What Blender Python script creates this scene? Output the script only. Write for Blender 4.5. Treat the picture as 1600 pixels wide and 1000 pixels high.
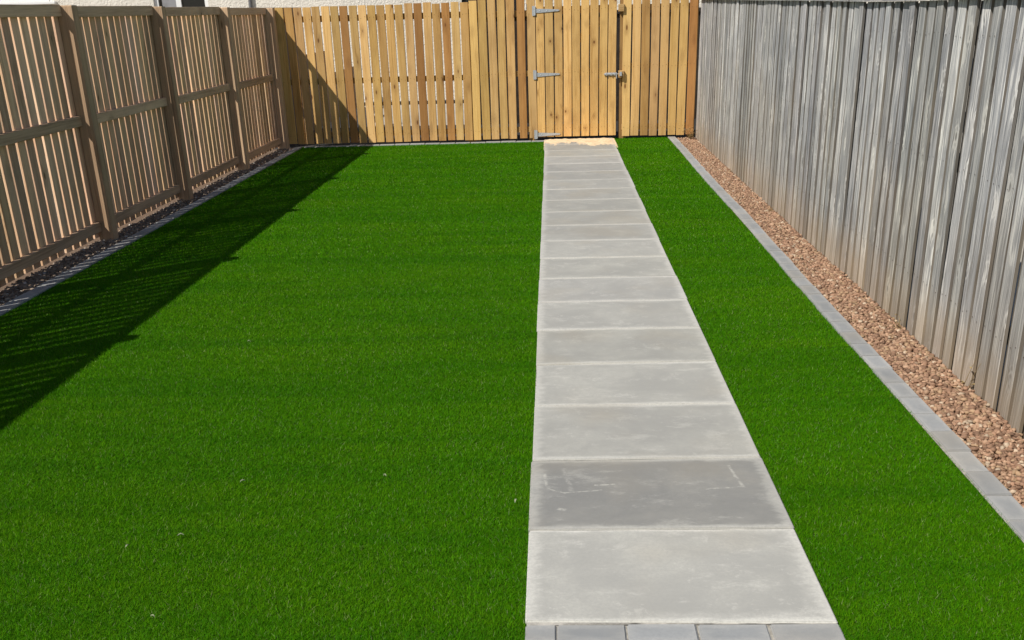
import bpy, bmesh, math, random
import numpy as np
from mathutils import Matrix, Vector

for o in list(bpy.data.objects):
    bpy.data.objects.remove(o)
SC = bpy.context.scene
COL = SC.collection
R = math.radians

# ------------------------------------------------------------------ camera
cam = bpy.data.cameras.new('camera')
camo = bpy.data.objects.new('camera', cam)
COL.objects.link(camo)
F, PITCH, YAW, ROLL = 1628.94, 0.42051, 0.04597, -0.03073
cp, sp, cy, sy = math.cos(PITCH), math.sin(PITCH), math.cos(YAW), math.sin(YAW)
fwd = Vector((-sy * cp, cy * cp, -sp)); right0 = Vector((cy, sy, 0)); up0 = right0.cross(fwd)
cr, sr = math.cos(ROLL), math.sin(ROLL)
right = cr * right0 + sr * up0
up = -sr * right0 + cr * up0
M = Matrix((right, up, -fwd)).transposed().to_4x4()
M.translation = Vector((0.09378, -2.59111, 1.64303))
camo.matrix_world = M
cam.sensor_width = 36.0
cam.lens = F / 1600 * 36
cam.shift_y = (738.9 - 500) / 1600
cam.clip_start = 0.05
cam.clip_end = 2000
SC.camera = camo
SC.render.resolution_x, SC.render.resolution_y = 1024, 640

# ------------------------------------------------------------------ light
SUN_AZ, SUN_EL = 42.0, 45.7           # light travels towards (cos az, sin az), elevation
w = bpy.data.worlds.new('World'); SC.world = w; w.use_nodes = True
wn = w.node_tree; wn.nodes.clear()
sky = wn.nodes.new('ShaderNodeTexSky'); sky.sky_type = 'NISHITA'; sky.sun_disc = False
sky.sun_elevation = R(SUN_EL); sky.sun_rotation = R(180 + 90 - SUN_AZ)
sky.air_density = 1.0; sky.dust_density = 1.0; sky.ozone_density = 1.0
bg = wn.nodes.new('ShaderNodeBackground'); bg.inputs['Strength'].default_value = 0.072
wo = wn.nodes.new('ShaderNodeOutputWorld')
wn.links.new(sky.outputs[0], bg.inputs['Color']); wn.links.new(bg.outputs[0], wo.inputs['Surface'])
sun = bpy.data.lights.new('sun', 'SUN'); suno = bpy.data.objects.new('sun', sun); COL.objects.link(suno)
sun.energy = 4.7; sun.angle = R(0.5); sun.color = (1.0, 0.95, 0.87)
d = Vector((math.cos(R(SUN_AZ)) * math.cos(R(SUN_EL)), math.sin(R(SUN_AZ)) * math.cos(R(SUN_EL)), -math.sin(R(SUN_EL))))
suno.rotation_euler = d.to_track_quat('-Z', 'Y').to_euler()
suno.location = (-6, -6, 9)
SC.view_settings.view_transform = 'Standard'
SC.view_settings.look = 'None'
SC.view_settings.exposure = 0.0
SC.view_settings.gamma = 1.0
SC.view_settings.use_curve_mapping = False

# ------------------------------------------------------------------ helpers
rnd = random.Random(7)
rng = np.random.default_rng(11)


class NT:
    """tiny node-tree writer"""
    def __init__(s, name):
        s.m = bpy.data.materials.new(name); s.m.use_nodes = True
        s.t = s.m.node_tree; s.t.nodes.clear()
        s.out = s.t.nodes.new('ShaderNodeOutputMaterial')
        s.b = s.t.nodes.new('ShaderNodeBsdfPrincipled')
        s.t.links.new(s.b.outputs[0], s.out.inputs['Surface'])

    def n(s, typ, ins=None, out=0, **props):
        nd = s.t.nodes.new('ShaderNode' + typ)
        for k, v in props.items():
            setattr(nd, k, v)
        for k, v in (ins or {}).items():
            s.set(nd.inputs[k], v)
        return nd.outputs[out]

    def set(s, sock, v):
        if isinstance(v, bpy.types.NodeSocket):
            s.t.links.new(v, sock)
        elif isinstance(v, (tuple, list)) and sock.type == 'RGBA' and len(v) == 3:
            sock.default_value = (*v, 1)
        else:
            sock.default_value = v

    def math(s, op, a, b=0.0, c=0.0, clamp=False):
        return s.n('Math', {0: a, 1: b, 2: c}, operation=op, use_clamp=clamp)

    def vmath(s, op, a, b=(0, 0, 0)):
        return s.n('VectorMath', {0: a, 1: b}, operation=op)

    def noise(s, vec, scale=5.0, detail=4.0, rough=0.55, dist=0.0, out=0):
        return s.n('TexNoise', {'Vector': vec, 'Scale': scale, 'Detail': detail, 'Roughness': rough, 'Distortion': dist}, out=out)

    def ramp(s, fac, stops, interp='LINEAR'):
        nd = s.t.nodes.new('ShaderNodeValToRGB'); nd.color_ramp.interpolation = interp
        e = nd.color_ramp.elements
        while len(e) < len(stops):
            e.new(0.5)
        for i, (p, c) in enumerate(stops):
            e[i].position = p
            e[i].color = (c, c, c, 1) if isinstance(c, (int, float)) else (*c, 1)
        s.set(nd.inputs[0], fac)
        return nd.outputs[0]

    def mix(s, fac, a, b, blend='MIX'):
        nd = s.t.nodes.new('ShaderNodeMix'); nd.data_type = 'RGBA'; nd.blend_type = blend
        nd.clamp_factor = True
        s.set(nd.inputs[0], fac); s.set(nd.inputs[6], a); s.set(nd.inputs[7], b)
        return nd.outputs[2]

    def sstep(s, v, lo, hi):
        nd = s.t.nodes.new('ShaderNodeMapRange'); nd.interpolation_type = 'SMOOTHSTEP'
        for k, x in zip(range(5), (v, lo, hi, 0.0, 1.0)):
            s.set(nd.inputs[k], x)
        return nd.outputs[0]

    def obco(s, offset=53.0):
        tc = s.n('TexCoord', out=3)
        r = s.n('ObjectInfo', out=5)
        off = s.math('MULTIPLY', r, offset)
        v = s.n('CombineXYZ', {0: off, 1: s.math('MULTIPLY', off, 1.7), 2: s.math('MULTIPLY', off, 2.3)})
        return tc, s.vmath('ADD', tc, v), r

    def bump(s, h, strength=0.5, dist=0.005):
        nd = s.t.nodes.new('ShaderNodeBump'); nd.inputs['Strength'].default_value = strength
        nd.inputs['Distance'].default_value = dist
        s.set(nd.inputs['Height'], h)
        s.t.links.new(nd.outputs[0], s.b.inputs['Normal'])

    def fin(s, col=None, rough=None, spec=None, metal=None):
        if col is not None: s.set(s.b.inputs['Base Color'], col)
        if rough is not None: s.set(s.b.inputs['Roughness'], rough)
        if spec is not None: s.set(s.b.inputs['Specular IOR Level'], spec)
        if metal is not None: s.set(s.b.inputs['Metallic'], metal)
        return s.m


def wood(name, light, mid, dark, knot, axis='Z', streak=0.5, knots=1.0, grey=None, splash=None, cracks=0.0, silver=0.0, var=0.35, bumps=0.6, fine=0.36, kz=3.4, kp=0.6):
    """procedural sawn timber; the grain runs along the local axis; Object Info colour tints single boards"""
    t = NT(name)
    tc, p, r = t.obco()
    sep = t.t.nodes.new('ShaderNodeSeparateXYZ'); t.set(sep.inputs[0], p)
    X, Y, Z = sep.outputs
    if axis == 'X': a, b, c = Y, Z, X
    elif axis == 'Y': a, b, c = X, Z, Y
    else: a, b, c = X, Y, Z
    # knots: sparse stretched cells, the grain flows round them
    kv = t.n('CombineXYZ', {0: t.math('MULTIPLY', a, 8.0), 1: t.math('MULTIPLY', b, 1.2), 2: t.math('MULTIPLY', c, kz)})
    kd = t.n('TexVoronoi', {'Vector': kv, 'Scale': 1.0, 'Randomness': 1.0}, feature='F1')
    kn = t.n('TexVoronoi', {'Vector': kv, 'Scale': 1.0, 'Randomness': 1.0}, out=1, feature='F1')
    ks = t.t.nodes.new('ShaderNodeSeparateColor'); t.set(ks.inputs[0], kn)
    pick = t.math('GREATER_THAN', ks.outputs[0], kp)
    core = t.math('MULTIPLY', t.math('SUBTRACT', 1.0, t.sstep(kd, 0.05, 0.13)), pick)
    halo = t.math('MULTIPLY', t.math('SUBTRACT', 1.0, t.sstep(kd, 0.08, 0.42)), pick)
    wob = t.noise(t.n('CombineXYZ', {0: t.math('MULTIPLY', a, 6.0), 1: t.math('MULTIPLY', b, 6.0), 2: t.math('MULTIPLY', c, 1.3)}), 1.0, 2.0)
    ga = t.math('ADD', a, t.math('ADD', t.math('MULTIPLY', wob, 0.035), t.math('MULTIPLY', halo, 0.019)))
    gv = t.n('CombineXYZ', {0: t.math('MULTIPLY', ga, 75.0), 1: t.math('MULTIPLY', b, 75.0), 2: t.math('MULTIPLY', c, 1.6)})
    g1 = t.noise(gv, 1.0, 5.0, 0.62)
    gv2 = t.n('CombineXYZ', {0: t.math('MULTIPLY', ga, 21.0), 1: t.math('MULTIPLY', b, 21.0), 2: t.math('MULTIPLY', c, 0.9)})
    g2 = t.noise(gv2, 1.0, 3.0, 0.5)
    gv3 = t.n('CombineXYZ', {0: t.math('MULTIPLY', ga, 310.0), 1: t.math('MULTIPLY', b, 310.0), 2: t.math('MULTIPLY', c, 5.0)})
    g3 = t.noise(gv3, 1.0, 3.0, 0.6)
    g = t.math('ADD', t.math('ADD', t.math('MULTIPLY', g1, 0.42), t.math('MULTIPLY', g2, 0.42)), t.math('MULTIPLY', t.math('SUBTRACT', g3, 0.18), fine))
    col = t.ramp(g, [(0.40, dark), (0.53, mid), (0.66, light)])
    blot = t.noise(t.n('CombineXYZ', {0: t.math('MULTIPLY', a, 5.0), 1: t.math('MULTIPLY', b, 5.0), 2: t.math('MULTIPLY', c, 2.2)}), 1.0, 4.0, 0.6)
    col = t.mix(t.math('MULTIPLY', t.sstep(blot, 0.42, 0.75), streak), col, grey if grey else dark)
    if silver > 0:
        # bleached shiny streaks that flow off the knots
        st = t.noise(t.n('CombineXYZ', {0: t.math('MULTIPLY', ga, 85.0), 1: t.math('MULTIPLY', b, 60.0), 2: t.math('MULTIPLY', c, 3.4)}), 1.0, 2.0, 0.5, 0.5)
        m = t.math('ADD', t.math('MULTIPLY', t.sstep(st, 0.55, 0.62), 0.75), t.math('MULTIPLY', halo, t.math('MULTIPLY', t.sstep(st, 0.42, 0.55), 1.5)), clamp=True)
        ring = t.math('SINE', t.math('ADD', t.math('MULTIPLY', kd, 52.0), t.math('MULTIPLY', g2, 16.0)))
        m = t.math('ADD', m, t.math('MULTIPLY', t.math('MULTIPLY', halo, 0.9), t.sstep(ring, 0.1, 0.9)), clamp=True)
        col = t.mix(t.math('MULTIPLY', t.math('MULTIPLY', halo, 0.55), t.sstep(t.math('MULTIPLY', ring, -1.0), 0.2, 0.9)), col, (0.14, 0.135, 0.135))
        col = t.mix(t.math('MULTIPLY', t.math('SUBTRACT', 1.0, t.sstep(st, 0.36, 0.44)), 0.6 * silver), col, (0.15, 0.155, 0.165))
        col = t.mix(t.math('MULTIPLY', m, silver), col, (0.72, 0.71, 0.68))
    if cracks > 0:
        ck = t.noise(t.n('CombineXYZ', {0: t.math('MULTIPLY', ga, 110.0), 1: t.math('MULTIPLY', b, 110.0), 2: t.math('MULTIPLY', c, 1.1)}), 1.0, 1.0, 0.4)
        cm = t.math('MULTIPLY', t.math('SUBTRACT', 1.0, t.sstep(ck, 0.24, 0.34)), cracks)
        col = t.mix(cm, col, (0.07, 0.065, 0.06))
    if splash:
        gp = t.n('NewGeometry')
        sz = t.t.nodes.new('ShaderNodeSeparateXYZ'); t.set(sz.inputs[0], gp)
        nz = t.noise(gp, 7.0, 4.0, 0.65)
        nz2 = t.noise(gp, 1.1, 3.0, 0.6)
        hz = t.math('ADD', sz.outputs[2], t.math('MULTIPLY', t.math('SUBTRACT', nz, 0.5), 0.30))
        f = t.math('SUBTRACT', 1.0, t.sstep(hz, 0.0, 0.36))
        col = t.mix(t.math('MULTIPLY', f, 0.62), col, splash)
        hz2 = t.math('ADD', sz.outputs[2], t.math('MULTIPLY', t.math('SUBTRACT', nz2, 0.5), 2.6))
        f2 = t.math('SUBTRACT', 1.0, t.sstep(hz2, 0.1, 1.3))
        col = t.mix(t.math('MULTIPLY', f2, 0.22), col, splash)
        cool = t.sstep(t.noise(t.vmath('MULTIPLY', gp, (1.0, 0.55, 0.9)), 1.0, 3.0, 0.6), 0.42, 0.62)
        col = t.mix(t.math('MULTIPLY', cool, 0.45), col, t.mix(1.0, col, (0.66, 0.70, 0.77), 'MULTIPLY'))
    col = t.mix(t.math('MULTIPLY', halo, 0.25 * knots), col, knot)
    col = t.mix(t.math('MULTIPLY', core, 0.85 * knots), col, knot)
    v = t.math('ADD', 1.0 - var * 0.5, t.math('MULTIPLY', r, var))
    col = t.mix(1.0, col, t.n('CombineColor', {0: v, 1: v, 2: v}), 'MULTIPLY')
    col = t.mix(1.0, col, t.n('ObjectInfo', out=1), 'MULTIPLY')
    h = t.math('ADD', t.math('MULTIPLY', g1, 1.0), t.math('MULTIPLY', core, -0.5))
    t.bump(h, bumps, 0.004)
    return t.fin(col, t.math('ADD', 0.72, t.math('MULTIPLY', g1, 0.2)), 0.25)


def me_from(name, verts, faces, mats=(), midx=None, smooth=False):
    me = bpy.data.meshes.new(name)
    me.from_pydata(verts, [], faces)
    for m in mats: me.materials.append(m)
    if midx is not None: me.polygons.foreach_set('material_index', midx)
    if smooth: me.polygons.foreach_set('use_smooth', [True] * len(me.polygons))
    me.update()
    return me


def board_mesh(name, wd, th, ln, mat, edge_mat=None, ch=0.003, jit=0.0015, rings=3, seed=0, lean=0.0):
    """sawn board, width X, thickness Y, length Z from 0 up; chamfered, slightly out of true"""
    rr = random.Random(seed)
    hw, ht = wd / 2, th / 2
    prof = [(-hw + ch, -ht), (hw - ch, -ht), (hw, -ht + ch), (hw, ht - ch), (hw - ch, ht), (-hw + ch, ht), (-hw, ht - ch), (-hw, -ht + ch)]
    V, Fc, mi = [], [], []
    for k in range(rings):
        z = ln * k / (rings - 1)
        dx, dy = rr.uniform(-jit, jit) * 1.5, rr.uniform(-jit, jit) * 1.2
        s1, s2 = rr.uniform(-jit, jit), rr.uniform(-jit, jit)
        for (x, y) in prof:
            V.append((x + dx + (s1 if x < 0 else s2), y + dy, z))
    for k in range(rings - 1):
        for i in range(8):
            j = (i + 1) % 8
            Fc.append((k * 8 + i, k * 8 + j, (k + 1) * 8 + j, (k + 1) * 8 + i))
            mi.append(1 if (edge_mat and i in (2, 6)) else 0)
    Fc.append(tuple(range(7, -1, -1))); mi.append(0)
    Fc.append(tuple((rings - 1) * 8 + i for i in range(8))); mi.append(0)
    return me_from(name, V, Fc, [mat] + ([edge_mat] if edge_mat else []), mi)


def box_mesh(name, sx, sy, sz, mat, bev=0.004, segs=1, z0=0.0):
    """bevelled box centred in x, y; z from z0"""
    bm = bmesh.new()
    bmesh.ops.create_cube(bm, size=1.0)
    for v in bm.verts:
        v.co = Vector((v.co.x * sx, v.co.y * sy, (v.co.z + 0.5) * sz + z0))
    if bev > 0:
        bmesh.ops.bevel(bm, geom=bm.edges[:], offset=bev, segments=segs, affect='EDGES')
    me = bpy.data.meshes.new(name); bm.to_mesh(me); bm.free()
    me.materials.append(mat)
    return me


def add(name, mesh, parent=None, loc=(0, 0, 0), rot=(0, 0, 0), tint=None):
    o = bpy.data.objects.new(name, mesh); COL.objects.link(o)
    o.parent = parent; o.location = loc; o.rotation_euler = rot
    if tint is not None: o.color = (*tint, 1)
    return o


def tag(o, label=None, cat=None, group=None, kind=None):
    if label: o['label'] = label
    if cat: o['category'] = cat
    if group: o['group'] = group
    if kind: o['kind'] = kind
    return o


def thing(name, label, cat, loc=(0, 0, 0), rz=0.0, group=None):
    o = bpy.data.objects.new(name, None); COL.objects.link(o)
    o.empty_display_size = 0.2
    o.location = loc; o.rotation_euler = (0, 0, rz)
    return tag(o, label, cat, group)


# ------------------------------------------------------------------ materials
def mat_concrete(name, base, pale, dark, half=(0.45, 0.3), marks=False, dusty=1.0):
    t = NT(name)
    tc, p, r = t.obco()
    n1 = t.noise(p, 2.6, 6.0, 0.62, 0.4)
    n2 = t.noise(p, 11.0, 5.0, 0.65)
    n3 = t.noise(p, 85.0, 5.0, 0.75)
    col = t.mix(t.sstep(n1, 0.34, 0.68), dark, base)
    col = t.mix(t.math('MULTIPLY', t.sstep(n2, 0.45, 0.75), 0.45), col, dark)
    n4 = t.noise(p, 5.2, 9.0, 0.78, 0.4)
    col = t.mix(t.math('MULTIPLY', t.sstep(n4, 0.50, 0.66), 0.5), col, dark)
    # pale cement dust left along the edges of the slab
    sep = t.t.nodes.new('ShaderNodeSeparateXYZ'); t.set(sep.inputs[0], tc)
    ax = t.math('SUBTRACT', half[0], t.math('ABSOLUTE', sep.outputs[0]))
    ay = t.math('SUBTRACT', half[1], t.math('ABSOLUTE', sep.outputs[1]))
    e = t.math('MINIMUM', t.math('MULTIPLY', ax, 0.85), ay)
    e = t.math('ADD', e, t.math('MULTIPLY', t.math('SUBTRACT', n1, 0.5), 0.20))
    e = t.math('ADD', e, t.math('MULTIPLY', t.math('SUBTRACT', n2, 0.5), 0.08))
    edge = t.math('SUBTRACT', 1.0, t.sstep(e, -0.015, 0.05))
    col = t.mix(t.math('MULTIPLY', edge, 0.5 * dusty), col, pale)
    nj = t.math('MULTIPLY', t.math('SUBTRACT', t.noise(t.vmath('MULTIPLY', p, (9, 30, 1)), 1.0, 4.0, 0.7), 0.5), 0.05)
    ej = t.math('SUBTRACT', 1.0, t.sstep(t.math('ADD', ay, nj), 0.008, 0.034))
    ex = t.math('SUBTRACT', 1.0, t.sstep(t.math('ADD', ax, t.math('MULTIPLY', nj, 2.2)), 0.012, 0.05))
    ej = t.math('MAXIMUM', ej, t.math('MULTIPLY', ex, 0.55))
    st = t.noise(p, 3.3, 10.0, 0.80, 0.2)
    col = t.mix(t.math('MULTIPLY', t.sstep(st, 0.50, 0.56), 0.30), col, dark)
    st2 = t.noise(t.vmath('ADD', p, (7.3, 2.1, 0)), 6.5, 10.0, 0.82, 0.1)
    col = t.mix(t.math('MULTIPLY', t.sstep(st2, 0.56, 0.61), (0.10 if marks else 0.28) * dusty), col, pale)
    col = t.mix(t.math('MULTIPLY', ej, 0.8 * dusty), col, pale)
    # brushed dust
    dn = t.noise(t.vmath('MULTIPLY', p, (5, 11, 1)), 1.0, 9.0, 0.78)
    col = t.mix(t.math('MULTIPLY', t.sstep(dn, 0.54, 0.66), 0.34 * dusty), col, pale)
    warm = t.noise(p, 1.7, 2.0)
    col = t.mix(t.math('MULTIPLY', t.sstep(warm, 0.5, 0.72), 0.35), col, (0.40, 0.355, 0.28))
    if marks:
        X, Y = sep.outputs[0], sep.outputs[1]
        wv = t.math('MULTIPLY', t.math('SUBTRACT', t.noise(tc, 18.0, 2.0), 0.5), 0.014)
        X = t.math('ADD', X, wv); Y = t.math('ADD', Y, wv)
        brk = t.sstep(t.noise(t.vmath('MULTIPLY', tc, (30, 30, 1)), 1.0, 3.0, 0.7), 0.40, 0.62)
        tot = None
        for (x0, y0, x1, y1, wd, st) in ((-0.40, 0.17, -0.385, 0.03, 0.009, 1.0), (-0.385, 0.03, -0.325, -0.005, 0.007, 1.0),
                                         (-0.325, -0.005, -0.19, 0.015, 0.006, 0.8), (-0.21, 0.06, -0.14, 0.065, 0.005, 1.4),
                                         (-0.325, 0.21, -0.30, 0.02, 0.012, 0.55), (0.31, 0.22, 0.335, 0.03, 0.008, 0.9),
                                         (0.335, 0.03, 0.20, 0.015, 0.007, 0.75), (-0.34, -0.14, -0.33, -0.145, 0.012, 1.2)):
            L = math.hypot(x1 - x0, y1 - y0); ux, uy = (x1 - x0) / L, (y1 - y0) / L
            rx, ry = t.math('SUBTRACT', X, x0), t.math('SUBTRACT', Y, y0)
            al = t.math('ADD', t.math('MULTIPLY', rx, ux), t.math('MULTIPLY', ry, uy))
            ac = t.math('ABSOLUTE', t.math('SUBTRACT', t.math('MULTIPLY', rx, uy), t.math('MULTIPLY', ry, ux)))
            ov = t.math('MAXIMUM', t.math('MULTIPLY', al, -1.0), t.math('SUBTRACT', al, L))
            dd = t.math('MAXIMUM', ac, ov)
            s = t.math('MULTIPLY', t.math('SUBTRACT', 1.0, t.sstep(dd, wd * 0.1, wd * 1.25)), st)
            tot = s if tot is None else t.math('MAXIMUM', tot, s)
        col = t.mix(t.math('MULTIPLY', t.math('MULTIPLY', tot, t.math('ADD', 0.12, t.math('MULTIPLY', brk, 0.88))), 0.8), col, (0.62, 0.61, 0.56))
    v = t.math('ADD', 0.93, t.math('MULTIPLY', r, 0.14))
    col = t.mix(1.0, col, t.n('CombineColor', {0: v, 1: v, 2: v}), 'MULTIPLY')
    col = t.mix(1.0, col, t.n('ObjectInfo', out=1), 'MULTIPLY')
    col = t.mix(t.math('MULTIPLY', t.sstep(n3, 0.42, 0.62), 0.30), col, dark)
    t.bump(t.math('ADD', t.math('MULTIPLY', n3, 0.4), n2), 0.12, 0.004)
    return t.fin(col, 0.8, 0.3)


M_slab = mat_concrete('concrete_slab', (0.445, 0.44, 0.41), (0.62, 0.61, 0.57), (0.35, 0.347, 0.33))
M_slab_mark = mat_concrete('concrete_slab_scratched', (0.355, 0.348, 0.325), (0.60, 0.59, 0.55), (0.27, 0.27, 0.262), marks=True)
M_block = mat_concrete('grey_block', (0.33, 0.34, 0.345), (0.47, 0.465, 0.44), (0.27, 0.28, 0.285), half=(0.1, 0.05), dusty=0.5)

M_pine = wood('new_pine', (0.74, 0.475, 0.185), (0.61, 0.36, 0.12), (0.33, 0.175, 0.052), (0.20, 0.09, 0.03), streak=0.6, grey=(0.42, 0.24, 0.085), var=0.36, kz=5.2, fine=0.7, kp=0.34, knots=1.25)
M_pine_x = wood('new_pine_rail', (0.60, 0.42, 0.20), (0.50, 0.33, 0.14), (0.33, 0.20, 0.08), (0.18, 0.08, 0.03), axis='X')
M_lfence = wood('treated_board', (0.76, 0.555, 0.375), (0.64, 0.44, 0.285), (0.40, 0.255, 0.155), (0.13, 0.075, 0.035), streak=0.5, grey=(0.50, 0.39, 0.305), var=0.4, kp=0.45, fine=0.5)
M_lrail = wood('treated_rail', (0.72, 0.52, 0.345), (0.62, 0.43, 0.275), (0.40, 0.265, 0.165), (0.12, 0.07, 0.035), axis='Y', streak=0.45, grey=(0.51, 0.385, 0.29))
M_lpost = wood('treated_post', (0.72, 0.51, 0.32), (0.61, 0.41, 0.25), (0.38, 0.24, 0.145), (0.12, 0.065, 0.03), streak=0.45, grey=(0.33, 0.28, 0.20))
M_grey = wood('weathered_board', (0.47, 0.47, 0.465), (0.325, 0.328, 0.335), (0.135, 0.138, 0.148), (0.17, 0.16, 0.15), streak=0.55,
              grey=(0.235, 0.245, 0.265), splash=(0.43, 0.335, 0.23), cracks=0.95, silver=1.0, knots=0.85, var=0.34, bumps=0.9, fine=0.55, kz=4.4, kp=0.25)
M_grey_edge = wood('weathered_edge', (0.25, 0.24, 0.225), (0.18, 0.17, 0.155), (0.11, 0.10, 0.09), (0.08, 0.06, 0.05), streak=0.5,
                   grey=(0.20, 0.165, 0.12), splash=(0.33, 0.25, 0.165), var=0.4)  # board sides and recessed boards, coloured darker than the board faces
M_grey_y = wood('weathered_rail', (0.42, 0.42, 0.41), (0.31, 0.315, 0.32), (0.19, 0.195, 0.20), (0.15, 0.14, 0.13), axis='Y', streak=0.5, grey=(0.27, 0.28, 0.29), cracks=0.4, silver=0.4)


def mat_metal():
    t = NT('galvanised_steel')
    tc, p, r = t.obco()
    n = t.noise(p, 60.0, 3.0)
    col = t.mix(n, (0.42, 0.44, 0.46), (0.62, 0.64, 0.66))
    return t.fin(col, t.math('ADD', 0.35, t.math('MULTIPLY', n, 0.25)), 0.5, 0.45)


M_steel = mat_metal()


def mat_plain(name, c, rough=0.7, spec=0.3, nscale=6.0, amt=0.25, bumpd=0.0, bscale=80.0):
    t = NT(name)
    tc, p, r = t.obco()
    n = t.noise(p, nscale, 5.0, 0.6)
    dk = tuple(x * (1 - amt) for x in c)
    col = t.mix(t.sstep(n, 0.3, 0.7), dk, c)
    if bumpd > 0:
        t.bump(t.noise(p, bscale, 3.0, 0.7), 0.9, bumpd)
    return t.fin(col, rough, spec)


M_render = mat_plain('cream_roughcast', (0.80, 0.755, 0.67), 0.9, 0.2, 3.0, 0.12, 0.03, 26.0)
M_upvc = mat_plain('white_upvc', (0.80, 0.80, 0.79), 0.35, 0.4, 2.0, 0.04)
M_roof = mat_plain('grey_roof_tile', (0.10, 0.09, 0.085), 0.8)
M_darkdoor = mat_plain('dark_door', (0.016, 0.015, 0.016), 0.5)
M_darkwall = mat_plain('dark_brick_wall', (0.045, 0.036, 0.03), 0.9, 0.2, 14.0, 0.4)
M_blind = mat_plain('white_blind', (0.72, 0.71, 0.69), 0.8)
M_pipe = mat_plain('grey_downpipe', (0.16, 0.16, 0.165), 0.5)


def mat_glass():
    t = NT('window_glass')
    return t.fin((0.012, 0.014, 0.016), 0.06, 0.5)


M_glass = mat_glass()


def mat_ground():
    t = NT('pale_pavement')
    gp = t.n('NewGeometry')
    n = t.noise(gp, 1.2, 6.0, 0.65)
    n2 = t.noise(gp, 55.0, 3.0, 0.6)
    col = t.mix(t.sstep(n, 0.3, 0.7), (0.40, 0.365, 0.31), (0.50, 0.46, 0.395))
    col = t.mix(t.math('MULTIPLY', t.sstep(n2, 0.4, 0.7), 0.4), col, (0.30, 0.27, 0.23))
    t.bump(n2, 0.4, 0.01)
    return t.fin(col, 0.9, 0.2)


def mat_soil():
    t = NT('gravel_soil')
    gp = t.n('NewGeometry')
    n = t.noise(gp, 40.0, 4.0, 0.65)
    col = t.mix(t.sstep(n, 0.3, 0.7), (0.10, 0.072, 0.052), (0.20, 0.145, 0.105))
    t.bump(n, 0.8, 0.01)
    return t.fin(col, 0.95, 0.1)


def mat_turf_base():
    t = NT('turf_backing')
    gp = t.n('NewGeometry')
    n = t.noise(gp, 90.0, 3.0, 0.6)
    col = t.mix(n, (0.03, 0.085, 0.002), (0.06, 0.15, 0.003))
    t.bump(n, 0.7, 0.008)
    return t.fin(col, 0.9, 0.1)


def mat_blade():
    t = NT('turf_blade')
    a = t.n('Attribute', attribute_name='tone')
    gp = t.n('NewGeometry')
    n = t.noise(gp, 0.9, 4.0, 0.6)
    n2 = t.noise(t.vmath('MULTIPLY', gp, (0.30, 3.2, 1.0)), 1.0, 4.0, 0.65)
    col = t.mix(t.math('MULTIPLY', t.sstep(n, 0.38, 0.66), 0.55), a, t.mix(1.0, a, (1.35, 1.05, 0.8), 'MULTIPLY'))
    col = t.mix(t.math('MULTIPLY', t.sstep(n2, 0.42, 0.62), 0.75), col, t.mix(1.0, a, (0.68, 0.82, 0.7), 'MULTIPLY'))  # bands across the lawn: sheen of the leaning pile put into the blade colour
    m = t.fin(col, 0.6, 0.06)
    tr = t.t.nodes.new('ShaderNodeBsdfTranslucent'); t.set(tr.inputs[0], t.mix(1.0, col, (1.0, 1.15, 0.5), 'MULTIPLY'))
    mx = t.t.nodes.new('ShaderNodeMixShader'); mx.inputs[0].default_value = 0.22
    t.t.links.new(t.b.outputs[0], mx.inputs[1]); t.t.links.new(tr.outputs[0], mx.inputs[2])
    t.t.links.new(mx.outputs[0], t.out.inputs['Surface'])
    return m


def mat_stone(name):
    t = NT(name)
    a = t.n('Attribute', attribute_name='tone')
    gp = t.n('NewGeometry')
    n = t.noise(gp, 130.0, 3.0, 0.6)
    v = t.math('ADD', 0.75, t.math('MULTIPLY', n, 0.5))
    col = t.mix(1.0, a, t.n('CombineColor', {0: v, 1: v, 2: v}), 'MULTIPLY')
    t.bump(n, 0.4, 0.004)
    return t.fin(col, 0.85, 0.25)


def mat_sand():
    t = NT('pale_sand')
    gp = t.n('NewGeometry')
    n = t.noise(gp, 9.0, 5.0, 0.7)
    n2 = t.noise(gp, 200.0, 2.0)
    col = t.mix(t.sstep(n, 0.3, 0.7), (0.66, 0.50, 0.32), (0.82, 0.66, 0.45))
    dk = t.sstep(t.noise(gp, 14.0, 2.0), 0.66, 0.74)
    col = t.mix(t.math('MULTIPLY', dk, 0.6), col, (0.33, 0.20, 0.10))
    t.bump(n2, 0.5, 0.003)
    return t.fin(col, 0.95, 0.1)


M_ground, M_soil, M_turf, M_blade, M_sand = mat_ground(), mat_soil(), mat_turf_base(), mat_blade(), mat_sand()
M_stone = mat_stone('gravel_stone')
M_straw = mat_plain('dry_straw', (0.42, 0.31, 0.15), 0.8, 0.2, 30.0, 0.35)
M_white_scrap = mat_plain('pale_scrap', (0.32, 0.36, 0.22), 0.7, 0.2, 60.0, 0.2)


# ------------------------------------------------------------------ the setting
def sheet(name, pts, z, mat, kind='structure'):
    me = me_from(name, [(x, y, z) for x, y in pts], [tuple(range(len(pts)))], [mat])
    return tag(add(name, me), kind=kind)


sheet('ground', [(-300, -300), (300, -300), (300, 300), (-300, 300)], -0.06, M_ground)


sheet('lane', [(-40, 12.12), (40, 12.12), (40, 14.83), (-40, 14.83)], -0.055, mat_plain('lane_tarmac', (0.05, 0.048, 0.046), 0.9, 0.2, 9.0, 0.3))


def lk(y):                       # inner edge of the left kerb, by distance
    return -3.315 + (y - 3.55) * 0.0075


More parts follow.
